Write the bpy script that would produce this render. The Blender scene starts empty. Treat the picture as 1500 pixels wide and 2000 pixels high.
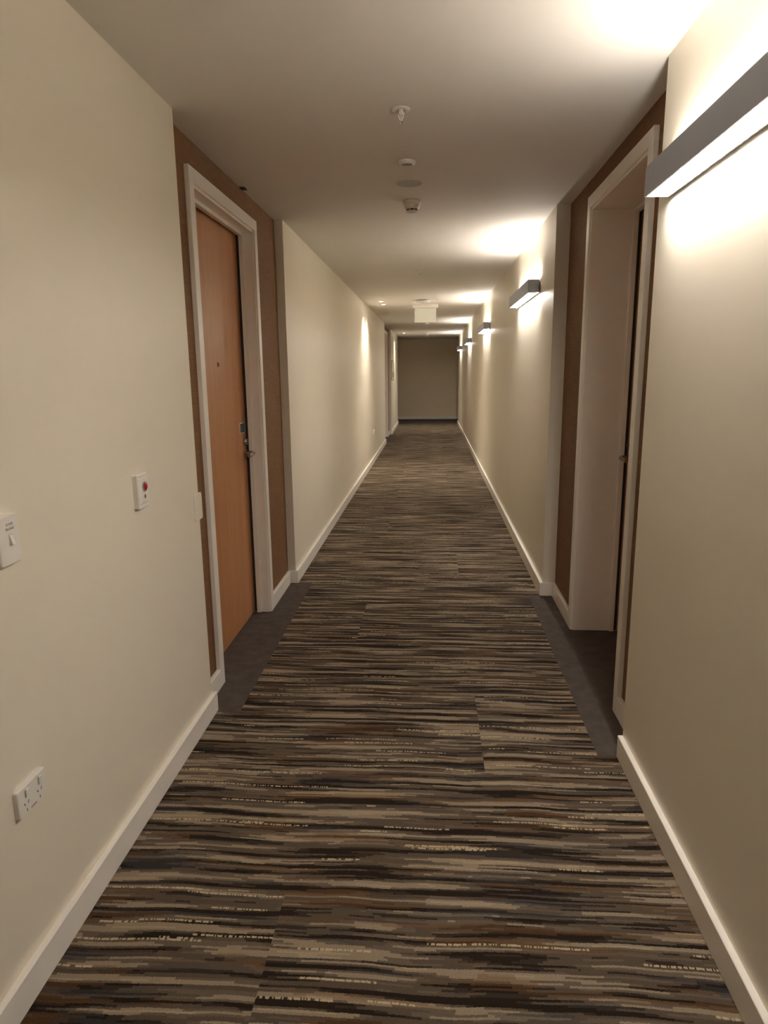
import bpy, bmesh, math, random
from mathutils import Matrix, Vector
random.seed(7)
scene = bpy.context.scene
C = scene.collection

# ------------------------------------------------------------------ camera
PITCH, YAW, ROLL, FPX, CAMZ = -0.20522, -0.07178, -0.01067, 1315.5, 1.5
cp, sp, cy, sy = math.cos(PITCH), math.sin(PITCH), math.cos(YAW), math.sin(YAW)
fwd = Vector((sy*cp, cy*cp, sp)); rgt = Vector((cy, -sy, 0)); upv = rgt.cross(fwd)
c_, s_ = math.cos(ROLL), math.sin(ROLL)
r2, u2 = c_*rgt + s_*upv, -s_*rgt + c_*upv
cam_data = bpy.data.cameras.new('camera'); cam = bpy.data.objects.new('camera', cam_data); C.objects.link(cam)
cam_data.sensor_fit = 'VERTICAL'; cam_data.sensor_height = 36.0; cam_data.lens = FPX/2000*36.0
cam_data.clip_start = 0.02; cam_data.clip_end = 100
cam.matrix_world = Matrix(((r2.x, u2.x, -fwd.x, 0), (r2.y, u2.y, -fwd.y, 0), (r2.z, u2.z, -fwd.z, CAMZ), (0, 0, 0, 1)))
scene.camera = cam

# ------------------------------------------------------------------ world, exposure
world = bpy.data.worlds.new('world'); scene.world = world; world.use_nodes = True
world.node_tree.nodes['Background'].inputs[0].default_value = (0.02, 0.018, 0.015, 1)
world.node_tree.nodes['Background'].inputs[1].default_value = 0.3
vs = scene.view_settings
vs.view_transform = 'Standard'; vs.look = 'None'; vs.gamma = 1.0; vs.use_curve_mapping = False
vs.exposure = 2.92
try:
    scene.cycles.max_bounces = 8; scene.cycles.diffuse_bounces = 7; scene.cycles.glossy_bounces = 3
    scene.cycles.sample_clamp_indirect = 6.0
    scene.cycles.caustics_reflective = False; scene.cycles.caustics_refractive = False
except Exception: pass

SCONCE_COL = (1.0, 0.925, 0.83); SCONCE_UP = 50.0; SCONCE_DOWN = 112.0; SCONCE_OUTER = 0.7; DOWNLIGHT_W = 9.0

# ------------------------------------------------------------------ dimensions (metres)
XL, XR, H = -0.984, 0.7536, 2.483
YB, YE, YE2 = -3.6, 19.80, 21.81
YL1, YL2, YL3, YL4 = 2.741, 4.659, 14.388, 16.496
YR1, YR2 = 2.472, 4.442
XLW, XRW = -1.040, 0.8375            # wallpapered backs of the door recesses
HB, TB = 0.092, 0.020                # skirting boards
WT = 0.45                            # wall thickness

# ------------------------------------------------------------------ material helpers
def new_mat(name):
    m = bpy.data.materials.new(name); m.use_nodes = True
    nt = m.node_tree; b = nt.nodes['Principled BSDF']
    return m, nt, b
def N(nt, typ, **kw):
    n = nt.nodes.new(typ)
    for k, v in kw.items(): setattr(n, k, v)
    return n
def math_n(nt, op, a, b=None, c=None):
    n = nt.nodes.new('ShaderNodeMath'); n.operation = op
    for i, v in enumerate((a, b, c)):
        if v is None: continue
        if isinstance(v, (int, float)): n.inputs[i].default_value = v
        else: nt.links.new(v, n.inputs[i])
    return n.outputs[0]
def ramp(nt, fac, stops, interp='LINEAR'):
    n = nt.nodes.new('ShaderNodeValToRGB'); cr = n.color_ramp; cr.interpolation = interp
    while len(cr.elements) < len(stops): cr.elements.new(0.5)
    for e, (p, c) in zip(cr.elements, stops): e.position = p; e.color = (c[0], c[1], c[2], 1)
    nt.links.new(fac, n.inputs[0]); return n.outputs[0]
def mixc(nt, fac, a, b, blend='MIX'):
    n = nt.nodes.new('ShaderNodeMix'); n.data_type = 'RGBA'; n.blend_type = blend
    for i, v in ((0, fac), (6, a), (7, b)):
        if isinstance(v, (int, float)): n.inputs[i].default_value = v
        elif isinstance(v, tuple): n.inputs[i].default_value = (*v, 1)
        else: nt.links.new(v, n.inputs[i])
    return n.outputs[2]
def comb(nt, x, y, z=0.0):
    n = nt.nodes.new('ShaderNodeCombineXYZ')
    for i, v in enumerate((x, y, z)):
        if isinstance(v, (int, float)): n.inputs[i].default_value = v
        else: nt.links.new(v, n.inputs[i])
    return n.outputs[0]
def noise(nt, vec, scale, detail=2, rough=0.5):
    n = nt.nodes.new('ShaderNodeTexNoise'); n.inputs['Scale'].default_value = scale
    n.inputs['Detail'].default_value = detail; n.inputs['Roughness'].default_value = rough
    if vec is not None: nt.links.new(vec, n.inputs['Vector'])
    return n.outputs[0]
def bump(nt, b, height, strength, dist):
    n = nt.nodes.new('ShaderNodeBump'); n.inputs['Strength'].default_value = strength; n.inputs['Distance'].default_value = dist
    nt.links.new(height, n.inputs['Height']); nt.links.new(n.outputs[0], b.inputs['Normal'])
def wpos(nt):
    return nt.nodes.new('ShaderNodeNewGeometry').outputs['Position']

def simple(name, col, rough=0.5, metal=0.0, spec=0.5, var=0.04, vscale=12, bmp=0.0, bscale=300):
    m, nt, b = new_mat(name)
    p = nt.nodes.new('ShaderNodeTexCoord').outputs['Object']
    f = noise(nt, p, vscale, 3)
    k = ramp(nt, f, [(0.3, tuple(c*(1-var) for c in col)), (0.7, tuple(min(1, c*(1+var)) for c in col))])
    nt.links.new(k, b.inputs['Base Color'])
    b.inputs['Roughness'].default_value = rough; b.inputs['Metallic'].default_value = metal
    b.inputs['Specular IOR Level'].default_value = spec
    if bmp: bump(nt, b, noise(nt, p, bscale, 2), bmp, 0.001)
    return m

M = {}
M['wall'] = simple('cream_wall_paint', (0.82, 0.765, 0.655), 0.42, spec=0.35, var=0.012, vscale=3)
M['end'] = simple('taupe_wall_paint', (0.84, 0.72, 0.55), 0.55, spec=0.3, var=0.012, vscale=3)
M['ceil'] = simple('white_ceiling_paint', (0.82, 0.79, 0.745), 0.75, spec=0.2, var=0.01, vscale=3)
M['trim'] = simple('white_trim_paint', (0.89, 0.855, 0.805), 0.32, spec=0.45, var=0.01, vscale=5)
M['plastic'] = simple('white_plastic', (0.83, 0.80, 0.765), 0.3, var=0.01)
M['offwhite'] = simple('ivory_plastic', (0.74, 0.70, 0.62), 0.4, var=0.015)
M['grey_plastic'] = simple('grey_plastic', (0.33, 0.32, 0.31), 0.45)
M['pale_grille'] = simple('pale_grey_grille', (0.52, 0.51, 0.50), 0.6)
M['dark'] = simple('dark_slot', (0.03, 0.026, 0.022), 0.6)
M['red'] = simple('red_button_plastic', (0.42, 0.025, 0.02), 0.25)
M['chrome'] = simple('satin_chrome', (0.78, 0.76, 0.73), 0.16, metal=1.0)
M['lever'] = simple('brushed_steel', (0.46, 0.44, 0.42), 0.24, metal=1.0)
M['brass'] = simple('aged_steel', (0.06, 0.045, 0.035), 0.3, metal=0.6)
M['lamp_metal'] = simple('grey_powder_coat', (0.33, 0.345, 0.395), 0.42, metal=0.0, var=0.01)
M['lamp_back'] = simple('dark_grey_backplate', (0.16, 0.16, 0.165), 0.5)
M['sign_panel'] = simple('milky_acrylic', (0.80, 0.83, 0.78), 0.25, var=0.01)
M['sign_blue'] = simple('slate_blue_print', (0.022, 0.042, 0.055), 0.35)
M['sign_text'] = simple('pale_print', (0.15, 0.21, 0.24), 0.4)
M['print'] = simple('grey_print', (0.12, 0.10, 0.085), 0.6)
M['entry'] = simple('charcoal_entry_carpet', (0.092, 0.076, 0.066), 0.95, spec=0.1, var=0.16, vscale=16, bmp=0.5, bscale=500)

def emit(name, col, strength):
    m, nt, b = new_mat(name)
    b.inputs['Base Color'].default_value = (0.8, 0.8, 0.78, 1)
    b.inputs['Emission Color'].default_value = (*col, 1); b.inputs['Emission Strength'].default_value = strength
    b.inputs['Roughness'].default_value = 0.4
    return m
M['glow_up'] = emit('lamp_diffuser_up', SCONCE_COL, SCONCE_UP)
M['glow_down'] = emit('lamp_diffuser_down', SCONCE_COL, SCONCE_DOWN)
M['glow_outer'] = emit('lamp_diffuser_outer', SCONCE_COL, SCONCE_OUTER)
M['glow_spot'] = emit('downlight_lens', (1.0, 0.9, 0.74), 8.0)

def wallpaper():
    m, nt, b = new_mat('brown_woven_wallpaper')
    p = wpos(nt); s = N(nt, 'ShaderNodeSeparateXYZ'); nt.links.new(p, s.inputs[0])
    v = comb(nt, 0.0, math_n(nt, 'MULTIPLY', s.outputs[1], 6.0), math_n(nt, 'MULTIPLY', s.outputs[2], 260.0))
    f = noise(nt, v, 1.0, 2, 0.6)
    v2 = comb(nt, 0.0, math_n(nt, 'MULTIPLY', s.outputs[1], 300.0), math_n(nt, 'MULTIPLY', s.outputs[2], 10.0))
    f2 = noise(nt, v2, 1.0, 1)
    g = math_n(nt, 'ADD', math_n(nt, 'MULTIPLY', f, 0.7), math_n(nt, 'MULTIPLY', f2, 0.3))
    col = ramp(nt, g, [(0.3, (0.150, 0.074, 0.032)), (0.52, (0.205, 0.105, 0.047)), (0.72, (0.26, 0.14, 0.068))])
    nt.links.new(col, b.inputs['Base Color']); b.inputs['Roughness'].default_value = 0.7
    b.inputs['Specular IOR Level'].default_value = 0.25
    bump(nt, b, g, 0.35, 0.001); return m
M['paper'] = wallpaper()

def wood():
    m, nt, b = new_mat('orange_brown_timber_veneer')
    p = wpos(nt); s = N(nt, 'ShaderNodeSeparateXYZ'); nt.links.new(p, s.inputs[0])
    wob = noise(nt, comb(nt, 0.0, math_n(nt, 'MULTIPLY', s.outputs[1], 4.0), math_n(nt, 'MULTIPLY', s.outputs[2], 1.3)), 1.0, 2)
    yy = math_n(nt, 'ADD', s.outputs[1], math_n(nt, 'MULTIPLY', wob, 0.05))
    fine = noise(nt, comb(nt, 0.0, math_n(nt, 'MULTIPLY', yy, 190.0), math_n(nt, 'MULTIPLY', s.outputs[2], 5.0)), 1.0, 3, 0.6)
    broad = noise(nt, comb(nt, 3.0, math_n(nt, 'MULTIPLY', yy, 14.0), math_n(nt, 'MULTIPLY', s.outputs[2], 0.6)), 1.0, 2)
    strip = N(nt, 'ShaderNodeTexWhiteNoise', noise_dimensions='1D')
    nt.links.new(math_n(nt, 'FLOOR', math_n(nt, 'MULTIPLY', s.outputs[1], 6.1)), strip.inputs['W'])
    g = math_n(nt, 'ADD', math_n(nt, 'ADD', math_n(nt, 'MULTIPLY', fine, 0.45), math_n(nt, 'MULTIPLY', broad, 0.4)), math_n(nt, 'MULTIPLY', strip.outputs[0], 0.16))
    col = ramp(nt, g, [(0.28, (0.42, 0.175, 0.068)), (0.5, (0.53, 0.245, 0.105)), (0.75, (0.62, 0.325, 0.155))])
    nt.links.new(col, b.inputs['Base Color']); b.inputs['Roughness'].default_value = 0.38
    b.inputs['Specular IOR Level'].default_value = 0.4
    bump(nt, b, fine, 0.08, 0.0006); return m
M['wood'] = wood()

def carpet():
    m, nt, b = new_mat('striped_brown_loop_carpet')
    p = wpos(nt); s = N(nt, 'ShaderNodeSeparateXYZ'); nt.links.new(p, s.inputs[0])
    oi = N(nt, 'ShaderNodeObjectInfo')
    x = s.outputs[0]
    wav = noise(nt, comb(nt, math_n(nt, 'MULTIPLY', x, 2.4), math_n(nt, 'MULTIPLY', s.outputs[1], 1.2)), 1.0, 2)
    y = math_n(nt, 'ADD', math_n(nt, 'ADD', s.outputs[1], math_n(nt, 'MULTIPLY', wav, 0.05)), math_n(nt, 'MULTIPLY', oi.outputs['Object Index'], 3.137))
    fray = noise(nt, comb(nt, math_n(nt, 'MULTIPLY', x, 150.0), math_n(nt, 'MULTIPLY', y, 150.0)), 1.0, 2)
    y = math_n(nt, 'ADD', y, math_n(nt, 'MULTIPLY', fray, 0.006))
    r = math_n(nt, 'FLOOR', math_n(nt, 'DIVIDE', y, 0.0065))
    wn = N(nt, 'ShaderNodeTexWhiteNoise', noise_dimensions='1D'); nt.links.new(r, wn.inputs['W'])
    hs = N(nt, 'ShaderNodeSeparateColor'); nt.links.new(wn.outputs['Color'], hs.inputs[0])
    xs = math_n(nt, 'ADD', x, math_n(nt, 'MULTIPLY', hs.outputs[0], 0.10))
    yq = math_n(nt, 'MULTIPLY', r, 0.0065)
    v1 = noise(nt, comb(nt, math_n(nt, 'MULTIPLY', xs, 1.7), math_n(nt, 'MULTIPLY', yq, 36.0), 0.0), 1.0, 1.6, 0.62)
    v1 = math_n(nt, 'ADD', v1, math_n(nt, 'MULTIPLY', math_n(nt, 'SUBTRACT', hs.outputs[1], 0.5), 0.07))
    base = ramp(nt, v1, [(0.0, (0.020, 0.0132, 0.0088)), (0.415, (0.038, 0.027, 0.019)), (0.447, (0.094, 0.070, 0.050)),
                         (0.515, (0.128, 0.099, 0.072)), (0.558, (0.265, 0.208, 0.146)), (0.66, (0.33, 0.26, 0.182))], 'CONSTANT')
    v2 = noise(nt, comb(nt, math_n(nt, 'MULTIPLY', xs, 1.6), math_n(nt, 'MULTIPLY', yq, 30.0), 17.0), 1.0, 1)
    rust = math_n(nt, 'MULTIPLY', math_n(nt, 'GREATER_THAN', v2, 0.60), 0.45)
    base = mixc(nt, rust, base, (0.14, 0.068, 0.026))
    v3 = noise(nt, comb(nt, math_n(nt, 'MULTIPLY', xs, 1.8), math_n(nt, 'MULTIPLY', yq, 34.0), 41.0), 1.0, 1)
    base = mixc(nt, math_n(nt, 'MULTIPLY', math_n(nt, 'GREATER_THAN', v3, 0.63), 0.5), base, (0.045, 0.045, 0.050))
    # cream accent yarn, one row high, flecked
    v4 = noise(nt, comb(nt, math_n(nt, 'MULTIPLY', xs, 2.6), math_n(nt, 'MULTIPLY', r, 7.31), 63.0), 1.0, 0)
    wn2 = N(nt, 'ShaderNodeTexWhiteNoise', noise_dimensions='2D')
    nt.links.new(comb(nt, math_n(nt, 'FLOOR', math_n(nt, 'DIVIDE', x, 0.0035)), r), wn2.inputs['Vector'])
    acc = math_n(nt, 'MULTIPLY', math_n(nt, 'MULTIPLY', math_n(nt, 'GREATER_THAN', v4, 0.67), math_n(nt, 'GREATER_THAN', hs.outputs[2], 0.72)),
                 math_n(nt, 'MULTIPLY', math_n(nt, 'GREATER_THAN', wn2.outputs[0], 0.3), 0.8))
    base = mixc(nt, acc, base, (0.52, 0.42, 0.27))
    grain = noise(nt, p, 420.0, 2, 0.6)
    gr = ramp(nt, grain, [(0.3, (0.72, 0.72, 0.72)), (0.7, (1.25, 1.25, 1.25))])
    base = mixc(nt, 1.0, base, gr, 'MULTIPLY')
    nt.links.new(base, b.inputs['Base Color']); b.inputs['Roughness'].default_value = 0.95
    b.inputs['Specular IOR Level'].default_value = 0.12
    bump(nt, b, grain, 0.6, 0.003); return m
M['carpet'] = carpet()

# ------------------------------------------------------------------ geometry helpers
def box(bm, x0, x1, y0, y1, z0, z1, bev=0.0, seg=1):
    x0, x1 = min(x0, x1), max(x0, x1); y0, y1 = min(y0, y1), max(y0, y1); z0, z1 = min(z0, z1), max(z0, z1)
    v = [bm.verts.new(q) for q in ((x0,y0,z0),(x1,y0,z0),(x1,y1,z0),(x0,y1,z0),(x0,y0,z1),(x1,y0,z1),(x1,y1,z1),(x0,y1,z1))]
    fs = [bm.faces.new([v[i] for i in q]) for q in ((0,3,2,1),(4,5,6,7),(0,1,5,4),(1,2,6,5),(2,3,7,6),(3,0,4,7))]
    if bev:
        es = list({e for f in fs for e in f.edges})
        bmesh.ops.bevel(bm, geom=es, offset=bev, segments=seg, affect='EDGES', profile=0.5)
def lathe(bm, prof, seg=28, cx=0, cy=0, cz=0, axis='Z'):
    """prof: (radius, height) list revolved round an axis."""
    def P(r, h, a):
        u, w = r*math.cos(a), r*math.sin(a)
        if axis == 'Z': return (cx+u, cy+w, cz+h)
        return (cx+h, cy+u, cz+w)          # axis X
    rings = []
    for r, h in prof:
        if r < 1e-6: rings.append([bm.verts.new(P(0, h, 0))])
        else: rings.append([bm.verts.new(P(r, h, 2*math.pi*i/seg)) for i in range(seg)])
    for a, b in zip(rings, rings[1:]):
        for i in range(seg):
            j = (i+1) % seg
            if len(a) == 1 and len(b) == 1: continue
            if len(a) == 1: bm.faces.new((a[0], b[i], b[j]))
            elif len(b) == 1: bm.faces.new((a[i], b[0], a[j]))
            else: bm.faces.new((a[i], b[i], b[j], a[j]))
def tube(bm, pts, rad, seg=10):
    pts = [Vector(p) for p in pts]; rings = []
    rads = rad if isinstance(rad, (list, tuple)) else [rad]*len(pts)
    for i, p in enumerate(pts):
        d = (pts[min(i+1, len(pts)-1)] - pts[max(i-1, 0)]).normalized()
        a = d.orthogonal().normalized() if i == 0 else (prev - d*prev.dot(d)).normalized()
        prev = a; bb = d.cross(a)
        rings.append([bm.verts.new(p + rads[i]*(a*math.cos(2*math.pi*k/seg) + bb*math.sin(2*math.pi*k/seg))) for k in range(seg)])
    for a, b in zip(rings, rings[1:]):
        for k in range(seg): bm.faces.new((a[k], a[(k+1) % seg], b[(k+1) % seg], b[k]))
    bm.faces.new(rings[0][::-1]); bm.faces.new(rings[-1])
def obj(name, bm, mat, parent=None, smooth=False):
    bmesh.ops.recalc_face_normals(bm, faces=bm.faces)
    me = bpy.data.meshes.new(name); bm.to_mesh(me); bm.free()
    me.materials.append(M[mat])
    if smooth:
        for p in me.polygons: p.use_smooth = True
        try: me.set_sharp_from_angle(angle=math.radians(38))
        except Exception: pass
    o = bpy.data.objects.new(name, me); C.objects.link(o)
    if parent is not None: o.parent = parent
    return o
def B(name, mat, parent, *boxes, bev=0.0, seg=1):
    bm = bmesh.new()
    for q in boxes: box(bm, *q, bev=bev, seg=seg)
    return obj(name, bm, mat, parent)
def L(name, mat, parent, prof, **k):
    bm = bmesh.new(); lathe(bm, prof, **k); return obj(name, bm, mat, parent, True)
def tag(o, label, cat, group=None):
    o['label'] = label; o['category'] = cat
    if group: o['group'] = group
    return o
def struct(o, label=None):
    o['kind'] = 'structure'
    if label: o['label'] = label
    return o
def empty(name, loc=(0, 0, 0)):
    o = bpy.data.objects.new(name, None); C.objects.link(o); o.location = loc; o.empty_display_size = 0.05; return o
def clone(root, loc):
    r = root.copy(); C.objects.link(r); r.location = loc
    for ch in list(root.children):
        c = ch.copy(); C.objects.link(c); c.parent = r
        for g in list(ch.children):
            d = g.copy(); C.objects.link(d); d.parent = c
    return r

# ------------------------------------------------------------------ shell
# doors: (opening y0, y1, head z)
DL = (3.050, 4.037, 2.288); DR = (2.858, 3.808, 2.312); DF = (14.80, 15.85, 2.310)
LIN = 0.030     # lining board thickness
def recess_boxes(xa, xb, ya, yb, d):
    y0, y1, z = d[0]-LIN, d[1]+LIN, d[2]+LIN
    return [(xa, xb, ya, y0, 0, H), (xa, xb, y1, yb, 0, H), (xa, xb, y0, y1, z, H)]
PT = 0.003
floor = struct(B('floor', 'dark', None, (-4.0, 4.0, YB-0.3, YE2+0.3, -0.15, -0.008)), 'concrete floor slab under the striped corridor carpet')
ceil_o = struct(B('ceiling', 'ceil', None, (-4.0, 4.0, YB-0.3, YE2+0.3, H, H+0.15)), 'smooth white painted corridor ceiling')
xo = XL-WT
wl = struct(B('wall_left', 'wall', None, (xo, XL, YB, YL1, -0.008, H),
      *recess_boxes(xo, XLW-PT, YL1, YL2, DL), (xo, XL, YL2, YL3, -0.008, H),
      *recess_boxes(xo, XLW-PT, YL3, YL4, DF), (xo, XL, YL4, YE, -0.008, H)), 'cream painted left corridor wall with two door recesses')
B('wallpaper_panel', 'paper', wl, *recess_boxes(XLW-PT, XLW, YL1, YL2, DL))['label'] = 'brown woven wallpaper round the near left door'
B('wallpaper_panel', 'paper', wl, *recess_boxes(XLW-PT, XLW, YL3, YL4, DF))['label'] = 'brown woven wallpaper round the far left door'
xo = XR+WT
wr = struct(B('wall_right', 'wall', None, (XR, xo, YB, YR1, -0.008, H),
      *recess_boxes(XRW+PT, xo, YR1, YR2, DR), (XR, xo, YR2, YE, -0.008, H)), 'cream painted right corridor wall carrying the wall lights')
B('wallpaper_panel', 'paper', wr, *recess_boxes(XRW, XRW+PT, YR1, YR2, DR))['label'] = 'brown woven wallpaper round the right door'
struct(B('wall_end', 'end', None, (-4.0, 4.0, YE2, YE2+0.25, -0.008, H)), 'plain taupe wall closing the far end of the corridor')
struct(B('wall_back', 'wall', None, (XL-WT, XR+WT, YB-0.25, YB, -0.008, H)), 'cream wall behind the viewer')
struct(B('wall_cross_left', 'end', None, (-4.2, -4.0, YE, YE2, -0.008, H)), 'end of the cross passage on the left')
struct(B('wall_cross_right', 'end', None, (4.0, 4.2, YE, YE2, -0.008, H)), 'end of the cross passage on the right')
struct(B('wall_cross_near_left', 'end', None, (-4.0, XL-WT, YE-0.12, YE, -0.008, H)))
struct(B('wall_cross_near_right', 'end', None, (XR+WT, 4.0, YE-0.12, YE, -0.008, H)))

# skirting boards
def skirting(name, label, *boxes):
    struct(B(name, 'trim', None, *boxes, bev=0.002), label)
a = TB
AL, AR = XLW+0.022, XRW-0.022       # front faces of architraves / recess skirtings
AW = 0.065
skirting('baseboard_left', 'white skirting along the near left wall', (XL, XL+a, YB, YL1, 0, HB), (AL, XL+a, YL1-0.0, YL1+a, 0, HB))
skirting('baseboard_left', 'white skirting stub before the left door', (XLW, AL, YL1, DL[0]-AW, 0, HB))
skirting('baseboard_left', 'white skirting between left door and corner', (XLW, AL, DL[1]+AW, YL2-a, 0, HB))
skirting('baseboard_left', 'white skirting along the middle left wall', (XL, XL+a, YL2, YL3, 0, HB), (XLW, XL+a, YL2-a, YL2, 0, HB))
skirting('baseboard_left', 'white skirting stubs beside the far left door', (XLW, AL, YL3, DF[0]-AW, 0, HB), (XLW, AL, DF[1]+AW, YL4-a, 0, HB))
skirting('baseboard_left', 'white skirting on the last stretch of left wall', (XL, XL+a, YL4, YE, 0, HB), (XLW, XL+a, YL4-a, YL4, 0, HB))
skirting('baseboard_right', 'white skirting along the near right wall', (XR-a, XR, YB, YR1, 0, HB))
skirting('baseboard_right', 'white skirting stub before the right door', (AR, XRW, YR1, DR[0]-AW, 0, HB))
skirting('baseboard_right', 'white skirting between right door and corner', (AR, XRW, DR[1]+AW, YR2-a, 0, HB))
skirting('baseboard_right', 'white skirting along the long right wall', (XR-a, XR, YR2, YE, 0, HB), (XR-a, XRW, YR2-a, YR2, 0, HB))
skirting('baseboard_end', 'pale skirting across the far end wall', (-4.0, 4.0, YE2-a, YE2, 0, HB))

# carpet tiles and charcoal entry carpet
SL, SR = -0.861, 0.662               # inner edges of the entry strips
TX = [XL-0.001, -0.425, 0.208, XR+0.001]
TS = 0.632; y0t = 2.318 - 12*TS
rows = []
yy = y0t
while yy < YE:
    rows.append((max(yy, YB), min(yy+TS, YE))); yy += TS
def cuts(lo, hi, zones):
    pts = [lo, hi] + [z for zn in zones for z in zn[:2] if lo < z < hi]
    pts = sorted(set(pts)); return list(zip(pts, pts[1:]))
ZL = [(YL1, YL2, SL), (YL3, YL4, SL)]; ZR = [(YR1, YR2, SR)]
SEAMS = {0: (2, 3), -2: (0, 1), 2: (0, 2), 4: (2, 1), 6: (0, 4)}      # row from y=2.318: (column laid out of step, shift)
for ci in range(3):
    for ri, (ya, yb) in enumerate(rows):
        if yb - ya < 0.01: continue
        bm = bmesh.new()
        for p0, p1 in cuts(ya, yb, ZL if ci == 0 else ZR if ci == 2 else []):
            xa, xb = TX[ci], TX[ci+1]; mid = (p0+p1)/2
            if ci == 0:
                for z in ZL:
                    if z[0] < mid < z[1]: xa = z[2]
            if ci == 2:
                for z in ZR:
                    if z[0] < mid < z[1]: xb = z[2]
            box(bm, xa, xb, p0, p1, -0.008, 0.0)
        o = obj('carpet_tile', bm, 'carpet', floor)
        k = round((ya-2.318)/TS)
        if -8 < k < 9: o.pass_index = SEAMS[k][1] if k in SEAMS and SEAMS[k][0] == ci else 0
        else: o.pass_index = random.choice([0, 0, 0, 0, 0, 1, 2])
ec = B('entry_carpet', 'entry', floor, (-1.30, SL, YL1, YL2, -0.008, -0.0005)); ec['label'] = 'charcoal entry carpet at the near left door'
ec = B('entry_carpet', 'entry', floor, (SR, 1.20, YR1, YR2, -0.008, -0.0005)); ec['label'] = 'charcoal entry carpet at the right door'
ec = B('entry_carpet', 'entry', floor, (-1.30, SL, YL3, YL4, -0.008, -0.0005)); ec['label'] = 'charcoal entry carpet at the far left door'
ec = B('entry_carpet', 'entry', floor, (-4.0, 4.0, YE, YE2, -0.008, -0.0005)); ec['label'] = 'charcoal carpet of the cross passage'

# ------------------------------------------------------------------ doors
def door(name, label, side, wall_x, face_x, d, leaf_x, handle=True):
    """side -1: in left wall (depth goes to -x); +1: right wall."""
    y0, y1, z = d
    root = struct(empty(name, (wall_x, (y0+y1)/2, 0)), label)
    root_loc = Vector(root.location)
    def P(nm, mat, *bx, bev=0.0015):
        o = B(nm, mat, root, *bx, bev=bev); o.matrix_parent_inverse = Matrix.Translation(-root_loc); return o
    aw = AW
    for q in ((wall_x, face_x, y0-aw, y0-0.008, 0, z+0.012), (wall_x, face_x, y1+0.008, y1+aw, 0, z+0.012), (wall_x, face_x, y0-aw, y1+aw, z+0.012, z+0.072)):
        P('architrave', 'trim', q)
    fr = face_x + side*0.012
    P('door_lining', 'trim', (fr, leaf_x+side*0.05, y0-LIN+0.001, y0, 0, z), bev=0.001)
    P('door_lining', 'trim', (fr, leaf_x+side*0.05, y1, y1+LIN-0.001, 0, z), bev=0.001)
    P('door_lining', 'trim', (fr, leaf_x+side*0.05, y0-LIN+0.001, y1+LIN-0.001, z, z+LIN-0.001), bev=0.001)
    st = leaf_x - side*0.018; s0 = st - side*0.026
    P('door_stop', 'trim', (s0, st, y0, y0+0.012, 0, z-0.020), bev=0.001)
    P('door_stop', 'trim', (s0, st, y1-0.012, y1, 0, z-0.020), bev=0.001)
    P('door_stop', 'trim', (s0, st, y0, y1, z-0.020, z), bev=0.001)
    P('door_seal', 'dark', (st, leaf_x-side*0.001, y0, y0+0.003, 0.004, z-0.003), bev=0)
    P('door_seal', 'dark', (st, leaf_x-side*0.001, y1-0.003, y1, 0.004, z-0.003), bev=0)
    P('door_seal', 'dark', (st, leaf_x-side*0.001, y0+0.003, y1-0.003, z-0.006, z-0.003), bev=0)
    leaf = P('door_leaf', 'wood', (leaf_x, leaf_x+side*0.042, y0+0.003, y1-0.003, 0.006, z-0.003), bev=0.002)
    leaf['label'] = 'orange-brown timber veneer door leaf'
    return root, leaf
def sub(o, parent_leaf):
    o.parent = parent_leaf; o.matrix_parent_inverse = parent_leaf.matrix_parent_inverse.inverted() if False else Matrix.Identity(4)
    return o
d1, leaf1 = door('door_1', 'closed orange-brown timber door in white frame on the left', -1, XLW, AL, DL, -1.128)
d2, leaf2 = door('door_2', 'deep-set timber door in white frame on the right', 1, XRW, AR, DR, 1.082)
d3, leaf3 = door('door_3', 'far timber door in white frame on the left', -1, XLW, AL, DF, -1.128)
def leaf_part(leaf, name, mat, bm, smooth=True):
    o = obj(name, bm, mat, leaf, smooth); return o
XD = -1.128
def lever_set(leaf, xd, side, y, z, toward):
    """side: direction out of the leaf face along x."""
    bm = bmesh.new()
    lathe(bm, [(0, 0), (0.026, 0), (0.026, side*0.006), (0.022, side*0.010), (0.0, side*0.010)], cx=xd, cy=y, cz=z, axis='X')
    tube(bm, [(xd+side*0.008, y, z), (xd+side*0.035, y, z), (xd+side*0.050, y+toward*0.004, z), (xd+side*0.056, y+toward*0.018, z),
              (xd+side*0.057, y+toward*0.06, z-0.002), (xd+side*0.055, y+toward*0.115, z-0.004)], [0.012, 0.012, 0.0125, 0.0125, 0.0115, 0.010], 12)
    leaf_part(leaf, 'lever_handle', 'lever', bm)['label'] = 'brushed steel lever handle'
    bm = bmesh.new()
    lathe(bm, [(0, 0), (0.0235, 0), (0.0235, side*0.008), (0.019, side*0.016), (0.011, side*0.017), (0.011, side*0.022), (0, side*0.022)], cx=xd, cy=y-toward*0.0, cz=z+0.068, axis='X')
    box(bm, xd+side*0.020, xd+side*0.0245, y-0.0015, y+0.0015, z+0.060, z+0.076)
    leaf_part(leaf, 'deadlock', 'lever', bm)['label'] = 'round steel keyed lock'
lever_set(leaf1, XD, 1, 4.000, 1.028, -1)
bm = bmesh.new(); lathe(bm, [(0, 0), (0.012, 0), (0.012, 0.003), (0.008, 0.004), (0.007, 0.002), (0, 0.003)], cx=XD, cy=3.575, cz=1.547, axis='X', seg=20)
leaf_part(leaf1, 'peephole', 'brass', bm)['label'] = 'small dark metal peephole'
sg = leaf_part(leaf1, 'door_sign', 'plastic', (lambda b: (box(b, XD, XD+0.0016, 3.913, 4.012, 1.150, 1.212), b)[1])(bmesh.new()), False)
sg['label'] = 'small slate-blue notice with white border'
bm = bmesh.new()
box(bm, XD+0.0016, XD+0.0022, 3.9185, 4.0065, 1.1545, 1.2075)
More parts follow.
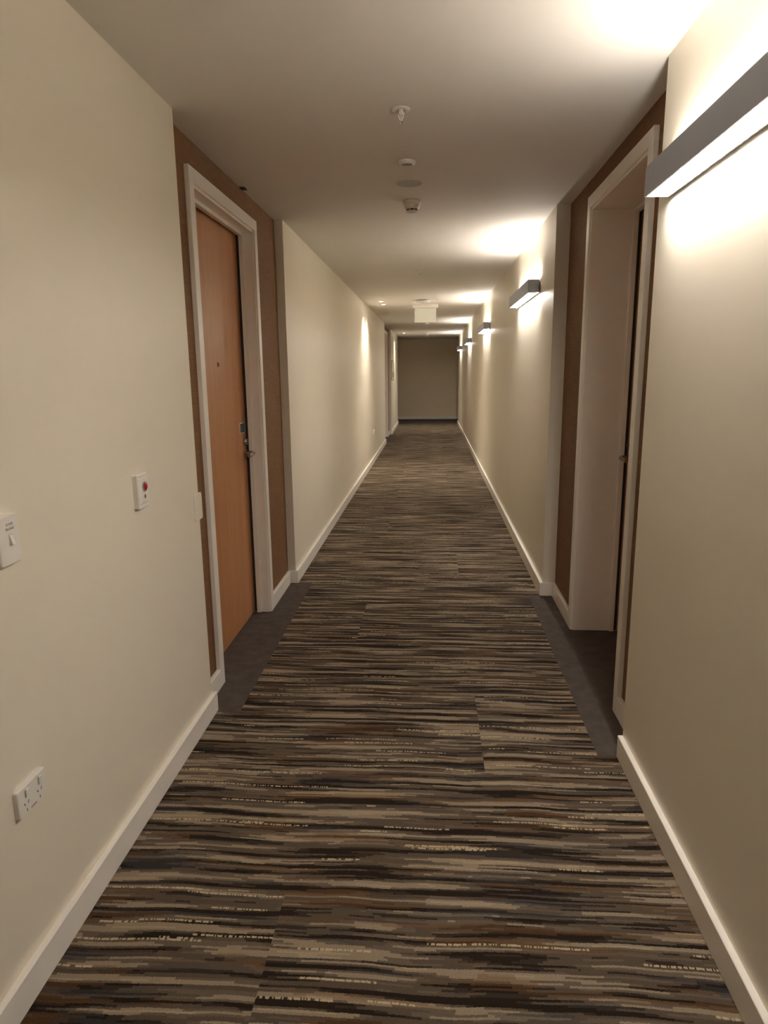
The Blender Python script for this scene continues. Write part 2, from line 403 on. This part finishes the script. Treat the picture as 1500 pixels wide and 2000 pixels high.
leaf_part(leaf1, 'sign_print', 'sign_blue', bm, False)
bm = bmesh.new()
for zc, w in ((1.1935, 0.052), (1.1875, 0.060), (1.176, 0.060), (1.170, 0.054), (1.164, 0.058)):
    yq = 3.962-w/2
    while yq < 3.962+w/2:
        ln = random.uniform(0.004, 0.010); box(bm, XD+0.0022, XD+0.0025, yq, yq+ln, zc, zc+0.0034); yq += ln+0.002
leaf_part(leaf1, 'sign_lettering', 'sign_text', bm, False)
lever_set(leaf3, XD, 1, DF[1]-0.07, 1.028, -1)
lever_set(leaf2, 1.082, -1, DR[1]-0.07, 1.028, -1)

# ------------------------------------------------------------------ wall lights
LX0, LX1 = XR-0.012-0.076, XR-0.012; LH = 0.088; LLEN = 1.18; LZ = 2.030
def make_light(loc):
    r = empty('wall_light', loc)          # base: middle of the wall plate, local y along wall, -x out of wall
    t = 0.0045; x0, x1 = -0.088, -0.012; h = LLEN/2
    bm = bmesh.new()
    box(bm, x0, x0+t, -h, h, 0, LH); box(bm, x1-t, x1, -h, h, 0, LH)
    box(bm, x0+t, x1-t, -h+t, h-t, 0.040, 0.048)
    obj('housing', bm, 'lamp_metal', r)['label'] = 'grey metal box housing'
    for s in (-1, 1):
        B('end_cap', 'lamp_metal', r, (x0+t, x1-t, s*h, s*(h-t), 0, LH))
    for mat, z0, z1, sgn, lb in (('glow_down', 0.0025, 0.0105, -1, 'glowing white lower diffuser'), ('glow_up', LH-0.011, LH-0.0025, 1, 'glowing white upper diffuser')):
        bm = bmesh.new(); box(bm, x0+t+0.0005, x1-t-0.0005, -h+t+0.0005, h-t-0.0005, z0, z1)
        bmesh.ops.bisect_plane(bm, geom=bm.verts[:]+bm.edges[:]+bm.faces[:], plane_co=(-0.0230, 0, 0), plane_no=(1, 0, 0))
        o = obj('diffuser', bm, 'plastic', r); o['label'] = lb
        o.data.materials.append(M[mat]); o.data.materials.append(M['glow_outer'])
        for p in o.data.polygons:
            if p.normal.z*sgn > 0.9: p.material_index = 1 if p.center.x > -0.0230 else 2
    B('backplate', 'lamp_back', r, (x1, 0, -h+0.03, h-0.03, 0.006, LH-0.012))
    return r
LY = [1.745, 5.565, 9.70, 13.95, 18.12]
LLAB = ['large grey bar wall light nearest the viewer, cut by the right edge',
        'grey bar wall light just beyond the right door recess',
        'third bar wall light along the right wall from the viewer',
        'fourth bar wall light along the right wall, second from the end',
        'smallest, farthest bar wall light beside the taupe end wall']
wl0 = make_light((XR, LY[0], LZ)); tag(wl0, LLAB[0], 'wall light', 'bar wall lights on the right wall')
for yv, lb in zip(LY[1:], LLAB[1:]):
    tag(clone(wl0, (XR, yv, LZ)), lb, 'wall light', 'bar wall lights on the right wall')

# ------------------------------------------------------------------ ceiling things
def sprinkler(loc):
    r = empty('fire_sprinkler', loc)
    L('rosette', 'plastic', r, [(0, 0), (0.036, 0), (0.0355, -0.003), (0.026, -0.0065), (0.017, -0.005), (0.0165, -0.001), (0, -0.001)])
    L('body', 'plastic', r, [(0, -0.001), (0.010, -0.001), (0.011, -0.012), (0.0125, -0.013), (0.0125, -0.019), (0.008, -0.021), (0, -0.021)], seg=6)
    for s in (-1, 1):
        bm = bmesh.new(); tube(bm, [(s*0.009, 0, -0.018), (s*0.0085, 0, -0.026), (s*0.004, 0, -0.038), (s*0.001, 0, -0.043)], [0.0024, 0.0022, 0.002, 0.002], 8)
        obj('frame_arm', bm, 'plastic', r, True)
    bm = bmesh.new(); tube(bm, [(0, 0, -0.02), (0, 0, -0.041)], 0.0016, 8); obj('glass_bulb', bm, 'offwhite', r, True)
    bm = bmesh.new()
    lathe(bm, [(0, -0.0425), (0.0055, -0.0425), (0.0055, -0.046), (0, -0.046)], seg=16)
    for k in range(12):
        an = 2*math.pi*k/12; ca, sa = math.cos(an), math.sin(an)
        q = [bm.verts.new((rr*ca - w*sa, rr*sa + w*ca, zz)) for zz in (-0.0455, -0.0467) for rr, w in ((0.004, -0.0011), (0.0125, -0.0021), (0.0125, 0.0021), (0.004, 0.0011))]
        for f in ((0,1,2,3), (7,6,5,4), (0,4,5,1), (1,5,6,2), (2,6,7,3), (3,7,4,0)): bm.faces.new([q[i] for i in f])
    obj('deflector', bm, 'chrome', r)
    return r
sp0 = sprinkler((-0.123, 2.836, H)); tag(sp0, 'white pendent fire sprinkler on the ceiling nearest the viewer', 'sprinkler', 'ceiling sprinklers')
tag(clone(sp0, (-0.117, 6.955, H)), 'fire sprinkler on the ceiling between smoke detector and hanging sign', 'sprinkler', 'ceiling sprinklers')
tag(clone(sp0, (-0.118, 15.35, H)), 'tiny fire sprinkler just below the hanging sign in view', 'sprinkler', 'ceiling sprinklers')
tag(clone(sp0, (-0.128, 19.10, H)), 'farthest fire sprinkler, near the taupe end wall', 'sprinkler', 'ceiling sprinklers')

# sounder / small round detector with dark mesh
def sounder(loc):
    r = empty('ceiling_sounder', loc)
    L('ring', 'plastic', r, [(0, 0), (0.040, 0), (0.0405, -0.006), (0.037, -0.014), (0.031, -0.018), (0.0275, -0.017), (0.0265, -0.011), (0, -0.011)])
    L('mesh_grille', 'pale_grille', r, [(0.0272, -0.012), (0.018, -0.0145), (0, -0.0155)])
    bm = bmesh.new()
    for k in range(-3, 4):
        w = math.sqrt(0.026**2 - (k*0.0072)**2)
        box(bm, k*0.0072-0.0008, k*0.0072+0.0008, -w, w, -0.0166, -0.0115)
    obj('grille_bars', bm, 'grey_plastic', r)
    return r
tag(sounder((-0.123, 3.488, H)), 'small round white ceiling sounder with dark mesh centre', 'sounder')
so = sounder((-0.114, 14.55, H)); tag(so, 'tiny round ceiling device just beyond the hanging sign', 'sounder')

# flush speaker disc
r = empty('ceiling_speaker', (-0.126, 3.872, H))
L('grille', 'pale_grille', r, [(0, 0), (0.070, 0), (0.070, -0.002), (0.0, -0.003)], seg=40)
L('rim', 'offwhite', r, [(0.0685, 0), (0.0735, 0), (0.0735, -0.0028), (0.0685, -0.0034), (0.0685, 0)], seg=40)
tag(r, 'flat grey round speaker grille flush in the ceiling', 'speaker')

# smoke detectors
def smoke(loc):
    r = empty('smoke_detector', loc)
    L('base', 'plastic', r, [(0, 0), (0.052, 0), (0.053, -0.004), (0.053, -0.016), (0.050, -0.019), (0, -0.019)], seg=36)
    hd = L('head', 'plastic', r, [(0, -0.018), (0.048, -0.018), (0.0465, -0.030), (0.042, -0.042), (0.038, -0.046), (0.030, -0.046), (0, -0.046)], seg=36)
    L('vent_slots', 'dark', r, [(0.0330, -0.045), (0.0330, -0.0545), (0, -0.0545)], seg=30)
    bm = bmesh.new()
    for k in range(8):
        an = 2*math.pi*k/8+0.39; ca, sa = math.cos(an), math.sin(an)
        q = [bm.verts.new((rr*ca - w*sa, rr*sa + w*ca, zz)) for zz in (-0.045, -0.0550) for rr, w in ((0.030, -0.002), (0.0365, -0.002), (0.0365, 0.002), (0.030, 0.002))]
        for f in ((0,1,2,3), (7,6,5,4), (0,4,5,1), (1,5,6,2), (2,6,7,3), (3,7,4,0)): bm.faces.new([q[i] for i in f])
    obj('fins', bm, 'plastic', r)
    L('cap', 'plastic', r, [(0, -0.054), (0.0365, -0.054), (0.036, -0.057), (0.028, -0.063), (0.012, -0.066), (0, -0.066)], seg=36)
    bm = bmesh.new(); lathe(bm, [(0, 0), (0.0022, 0), (0.0022, -0.003), (0, -0.003)], seg=10, cx=0.024, cy=-0.040, cz=-0.030)
    obj('indicator', bm, 'red', hd, True)
    return r
sm = smoke((-0.121, 4.265, H)); tag(sm, 'white smoke detector on the ceiling between the two near doors', 'smoke detector', 'smoke detectors')
tag(clone(sm, (-0.130, 18.15, H)), 'tiny far smoke detector near the taupe end wall', 'smoke detector', 'smoke detectors')

# access point dome
r = empty('ceiling_dome', (-0.127, 9.92, H))
L('mount', 'grey_plastic', r, [(0, 0), (0.085, 0), (0.085, -0.010), (0, -0.010)], seg=32)
L('shell', 'plastic', r, [(0, -0.009), (0.104, -0.009), (0.107, -0.014), (0.103, -0.024), (0.085, -0.035), (0.05, -0.041), (0, -0.042)], seg=40)
L('indicator', 'dark', r, [(0, -0.0405), (0.006, -0.0405), (0.006, -0.0425), (0, -0.0425)], seg=12)
tag(r, 'round white shallow dome on the ceiling before the hanging sign', 'ceiling dome')

# hanging exit sign, seen from its blank side
r = empty('hanging_sign', (-0.103, 10.52, H))
B('ceiling_housing', 'plastic', r, (-0.192, 0.192, -0.035, 0.035, -0.054, 0), bev=0.003)
for s in (-1, 1): B('clip', 'plastic', r, (s*0.150-0.012, s*0.150+0.012, -0.012, 0.012, -0.074, -0.052), bev=0.002)
B('panel', 'sign_panel', r, (-0.160, 0.160, -0.005, 0.005, -0.262, -0.056), bev=0.0015)
for s in (-1, 1): B('edge_strip', 'plastic', r, (s*0.158, s*0.163, -0.007, 0.007, -0.262, -0.056))
tag(r, 'blank white sign panel hanging from a ceiling housing', 'sign')

# downlights close to the left wall
def downlight(loc):
    r = empty('downlight', loc)
    L('trim_ring', 'plastic', r, [(0.026, -0.002), (0.027, -0.005), (0.040, -0.005), (0.043, -0.001), (0.043, 0), (0.026, 0)], seg=28)
    L('lens', 'glow_spot', r, [(0.0265, -0.0005), (0.0265, -0.003), (0, -0.003)], seg=24)
    ld = bpy.data.lights.new('downlight_beam', 'SPOT'); ld.energy = DOWNLIGHT_W; ld.color = (1.0, 0.9, 0.74)
    ld.spot_size = math.radians(116); ld.spot_blend = 1.0; ld.shadow_soft_size = 0.02
    lo = bpy.data.objects.new('downlight_beam', ld); C.objects.link(lo); lo.parent = r; lo.location = (0, 0, -0.012)
    return r
dl = downlight((-0.727, 9.985, H)); tag(dl, 'small glowing downlight near the left wall, nearer of the pair', 'downlight', 'recessed downlights')
tag(clone(dl, (-0.722, 10.42, H)), 'small glowing downlight near the left wall, farther of the pair', 'downlight', 'recessed downlights')
tag(clone(dl, (-0.732, 18.15, H)), 'single tiny downlight close to the taupe end wall', 'downlight', 'recessed downlights')

# small dark bracket where ceiling meets the wallpaper above the left door
r = empty('ceiling_clip', (XLW, 3.86, H))
B('plate', 'grey_plastic', r, (0.0, 0.030, -0.028, 0.028, -0.004, 0), bev=0.001)
B('catch', 'dark', r, (0.004, 0.034, -0.020, 0.020, -0.010, -0.004), bev=0.001)
tag(r, 'tiny dark clip where ceiling meets brown wallpaper above the left door', 'clip')

# ------------------------------------------------------------------ left wall plates
def rounded_plate(bm, x0, x1, y0, y1, z0, z1, rad, seg=5, edge=0.002):
    """plate lying on an x plane (x0 at the wall, x1 face), rounded corners."""
    def loop(x, inset):
        pts = []
        for cy_, cz_, a0 in ((y1-rad, z1-rad, 0), (y0+rad, z1-rad, 90), (y0+rad, z0+rad, 180), (y1-rad, z0+rad, 270)):
            for k in range(seg+1):
                an = math.radians(a0+90*k/seg); rr = rad-inset
                pts.append(bm.verts.new((x, cy_+rr*math.cos(an), cz_+rr*math.sin(an))))
        return pts
    loops = [loop(x0, 0), loop(x1-edge, 0), loop(x1, edge)]
    n = len(loops[0])
    for a_, b_ in zip(loops, loops[1:]):
        for i in range(n): bm.faces.new((a_[i], a_[(i+1) % n], b_[(i+1) % n], b_[i]))
    bm.faces.new(loops[0][::-1]); bm.faces.new(loops[-1])
def plate(name, parent, mat, y0, y1, z0, z1, t, rad=0.006, x0=0.0):
    bm = bmesh.new(); rounded_plate(bm, x0, x0+t, y0, y1, z0, z1, rad); return obj(name, bm, mat, parent)
def text(body, size, parent, mat, y, z, x):
    """raised lettering on the wall facing +x, reading along +y as seen from the corridor."""
    cu = bpy.data.curves.new('lettering', 'FONT'); cu.body = body; cu.size = size; cu.align_x = 'CENTER'; cu.align_y = 'CENTER'; cu.extrude = 0.0001
    tmp = bpy.data.objects.new('tmp', cu); C.objects.link(tmp)
    dg = bpy.context.evaluated_depsgraph_get(); me = bpy.data.meshes.new_from_object(tmp.evaluated_get(dg))
    bpy.data.objects.remove(tmp)
    me.materials.clear(); me.materials.append(M[mat])
    o = bpy.data.objects.new('lettering', me); C.objects.link(o); o.parent = parent
    o.matrix_local = Matrix(((0, 0, 1, x), (1, 0, 0, y), (0, 1, 0, z), (0, 0, 0, 1)))
    return o

# double power point
def socket(loc):
    r = empty('power_socket', loc)
    plate('backing', r, 'plastic', -0.0585, 0.0585, -0.037, 0.037, 0.0075, 0.006)
    fp = plate('face_plate', r, 'plastic', -0.0575, 0.0575, -0.0365, 0.0365, 0.006, 0.006, 0.006)
    for s in (-1, 1):
        yc = s*0.027
        sw = B('rocker_switch', 'plastic', r, (0.012, 0.0165, yc-0.006+0.004, yc+0.007+0.004, 0.008, 0.028), bev=0.0015)
        bm = bmesh.new(); box(bm, 0.0119, 0.01215, yc-0.004, yc+0.013, 0.0065, 0.0295); obj('switch_surround', bm, 'offwhite', r)
        bm = bmesh.new()
        for (dy, dz, ang) in ((-0.0075, 0.0, 28), (0.0075, 0.0, -28), (0.0, -0.0185, 0)):
            ca, sa = math.cos(math.radians(ang)), math.sin(math.radians(ang))
            q = [bm.verts.new((xx, yc+dy + w*ca - hh*sa, -0.008+dz + w*sa + hh*ca)) for xx in (0.0119, 0.0123) for w, hh in ((-0.0012, -0.004), (0.0012, -0.004), (0.0012, 0.004), (-0.0012, 0.004))]
            for f in ((0,1,2,3), (7,6,5,4), (0,4,5,1), (1,5,6,2), (2,6,7,3), (3,7,4,0)): bm.faces.new([q[i] for i in f])
        obj('pin_slots', bm, 'print', r)
    B('rating_print', 'print', r, (0.0119, 0.0121, -0.012, 0.012, -0.0325, -0.0300))
    return r
sk = socket((XL, 1.412, 0.498)); tag(sk, 'white double power socket low on the near left wall', 'power socket', 'power sockets')
tag(clone(sk, (XL, 11.47, 0.50)), 'tiny far power socket low on the middle left wall', 'power socket', 'power sockets')

# red button plate
r = empty('call_button', (XL, 2.168, 1.117))
plate('back_box', r, 'plastic', -0.0395, 0.0395, -0.0575, 0.0575, 0.018, 0.005)
plate('face_plate', r, 'plastic', -0.037, 0.037, -0.043, 0.045, 0.003, 0.003, 0.011).location.x = 0.006
L('bezel', 'grey_plastic', r, [(0, 0.0135), (0.0165, 0.0135), (0.0165, 0.017), (0.0135, 0.0175), (0.013, 0.0145)], cy=0.008, cz=0.014, axis='X', seg=26).location.x = 0.006
L('button', 'red', r, [(0.0132, 0.0135), (0.0130, 0.0185), (0.010, 0.0205), (0, 0.021)], cy=0.008, cz=0.014, axis='X', seg=26).location.x = 0.006
L('key_switch', 'chrome', r, [(0, 0.0138), (0.0068, 0.0138), (0.0068, 0.0160), (0, 0.0162)], cy=0.004, cz=-0.019, axis='X', seg=20).location.x = 0.006
B('key_slot', 'dark', r, (0.0160, 0.0166, 0.003, 0.005, -0.023, -0.015)).location.x = 0.006
B('caption_print', 'offwhite', r, (0.0138, 0.0142, -0.014, 0.018, -0.0385, -0.0345)).location.x = 0.006
tag(r, 'white wall plate with round red button on the left wall', 'call button')

# door release switch
r = empty('door_release_switch', (XL, 1.438, 1.1305))
plate('plate', r, 'plastic', -0.0385, 0.0385, -0.0575, 0.0575, 0.018, 0.005)
B('switch_surround', 'offwhite', r, (0.0119, 0.0123, -0.003, 0.014, -0.014, 0.014)).location.x = 0.006
bm = bmesh.new()
q = [bm.verts.new(v) for v in ((0.012, -0.001, -0.012), (0.012, 0.012, -0.012), (0.012, 0.012, 0.011), (0.012, -0.001, 0.011),
                               (0.019, 0.0, -0.0105), (0.019, 0.011, -0.0105), (0.0135, 0.011, 0.010), (0.0135, 0.0, 0.010))]
for f in ((0,1,2,3), (7,6,5,4), (0,4,5,1), (1,5,6,2), (2,6,7,3), (3,7,4,0)): bm.faces.new([q[i] for i in f])
obj('rocker_switch', bm, 'plastic', r).location.x = 0.006
text('DOOR', 0.0085, r, 'print', 0.005, 0.036, 0.0182)
text('RELEASE', 0.0085, r, 'print', 0.005, 0.0255, 0.0182)
tag(r, 'white DOOR RELEASE rocker switch plate at the left edge', 'switch')

# plate lapping over the wall corner before the left door
r = empty('corner_plate', (XL, 2.735, 0.952))
plate('plate', r, 'wall', -0.055, 0.034, -0.058, 0.056, 0.005, 0.010)
for s in (-1, 1): L('screw', 'plastic', r, [(0, 0.0045), (0.004, 0.0045), (0.0035, 0.0060), (0, 0.0063)], cy=-0.012, cz=s*0.042, axis='X', seg=14)
tag(r, 'cream blank plate overlapping the wall corner before the left door', 'wall plate')

# far control panel on the left wall
r = empty('wall_panel', (XL, 17.05, 1.53))
bm = bmesh.new()
for q in ((0, 0.014, -0.40, 0.40, 0.215, 0.24), (0, 0.014, -0.40, 0.40, -0.24, -0.215), (0, 0.014, -0.40, -0.375, -0.215, 0.215), (0, 0.014, 0.375, 0.40, -0.215, 0.215)): box(bm, *q)
obj('frame', bm, 'grey_plastic', r)
B('cover', 'wall', r, (0, 0.008, -0.375, 0.375, -0.215, 0.215))
B('dark_slot', 'dark', r, (0.008, 0.018, 0.16, 0.26, -0.17, -0.04), bev=0.003)
tag(r, 'framed cream wall panel with a dark slot beyond the far left door', 'wall panel')
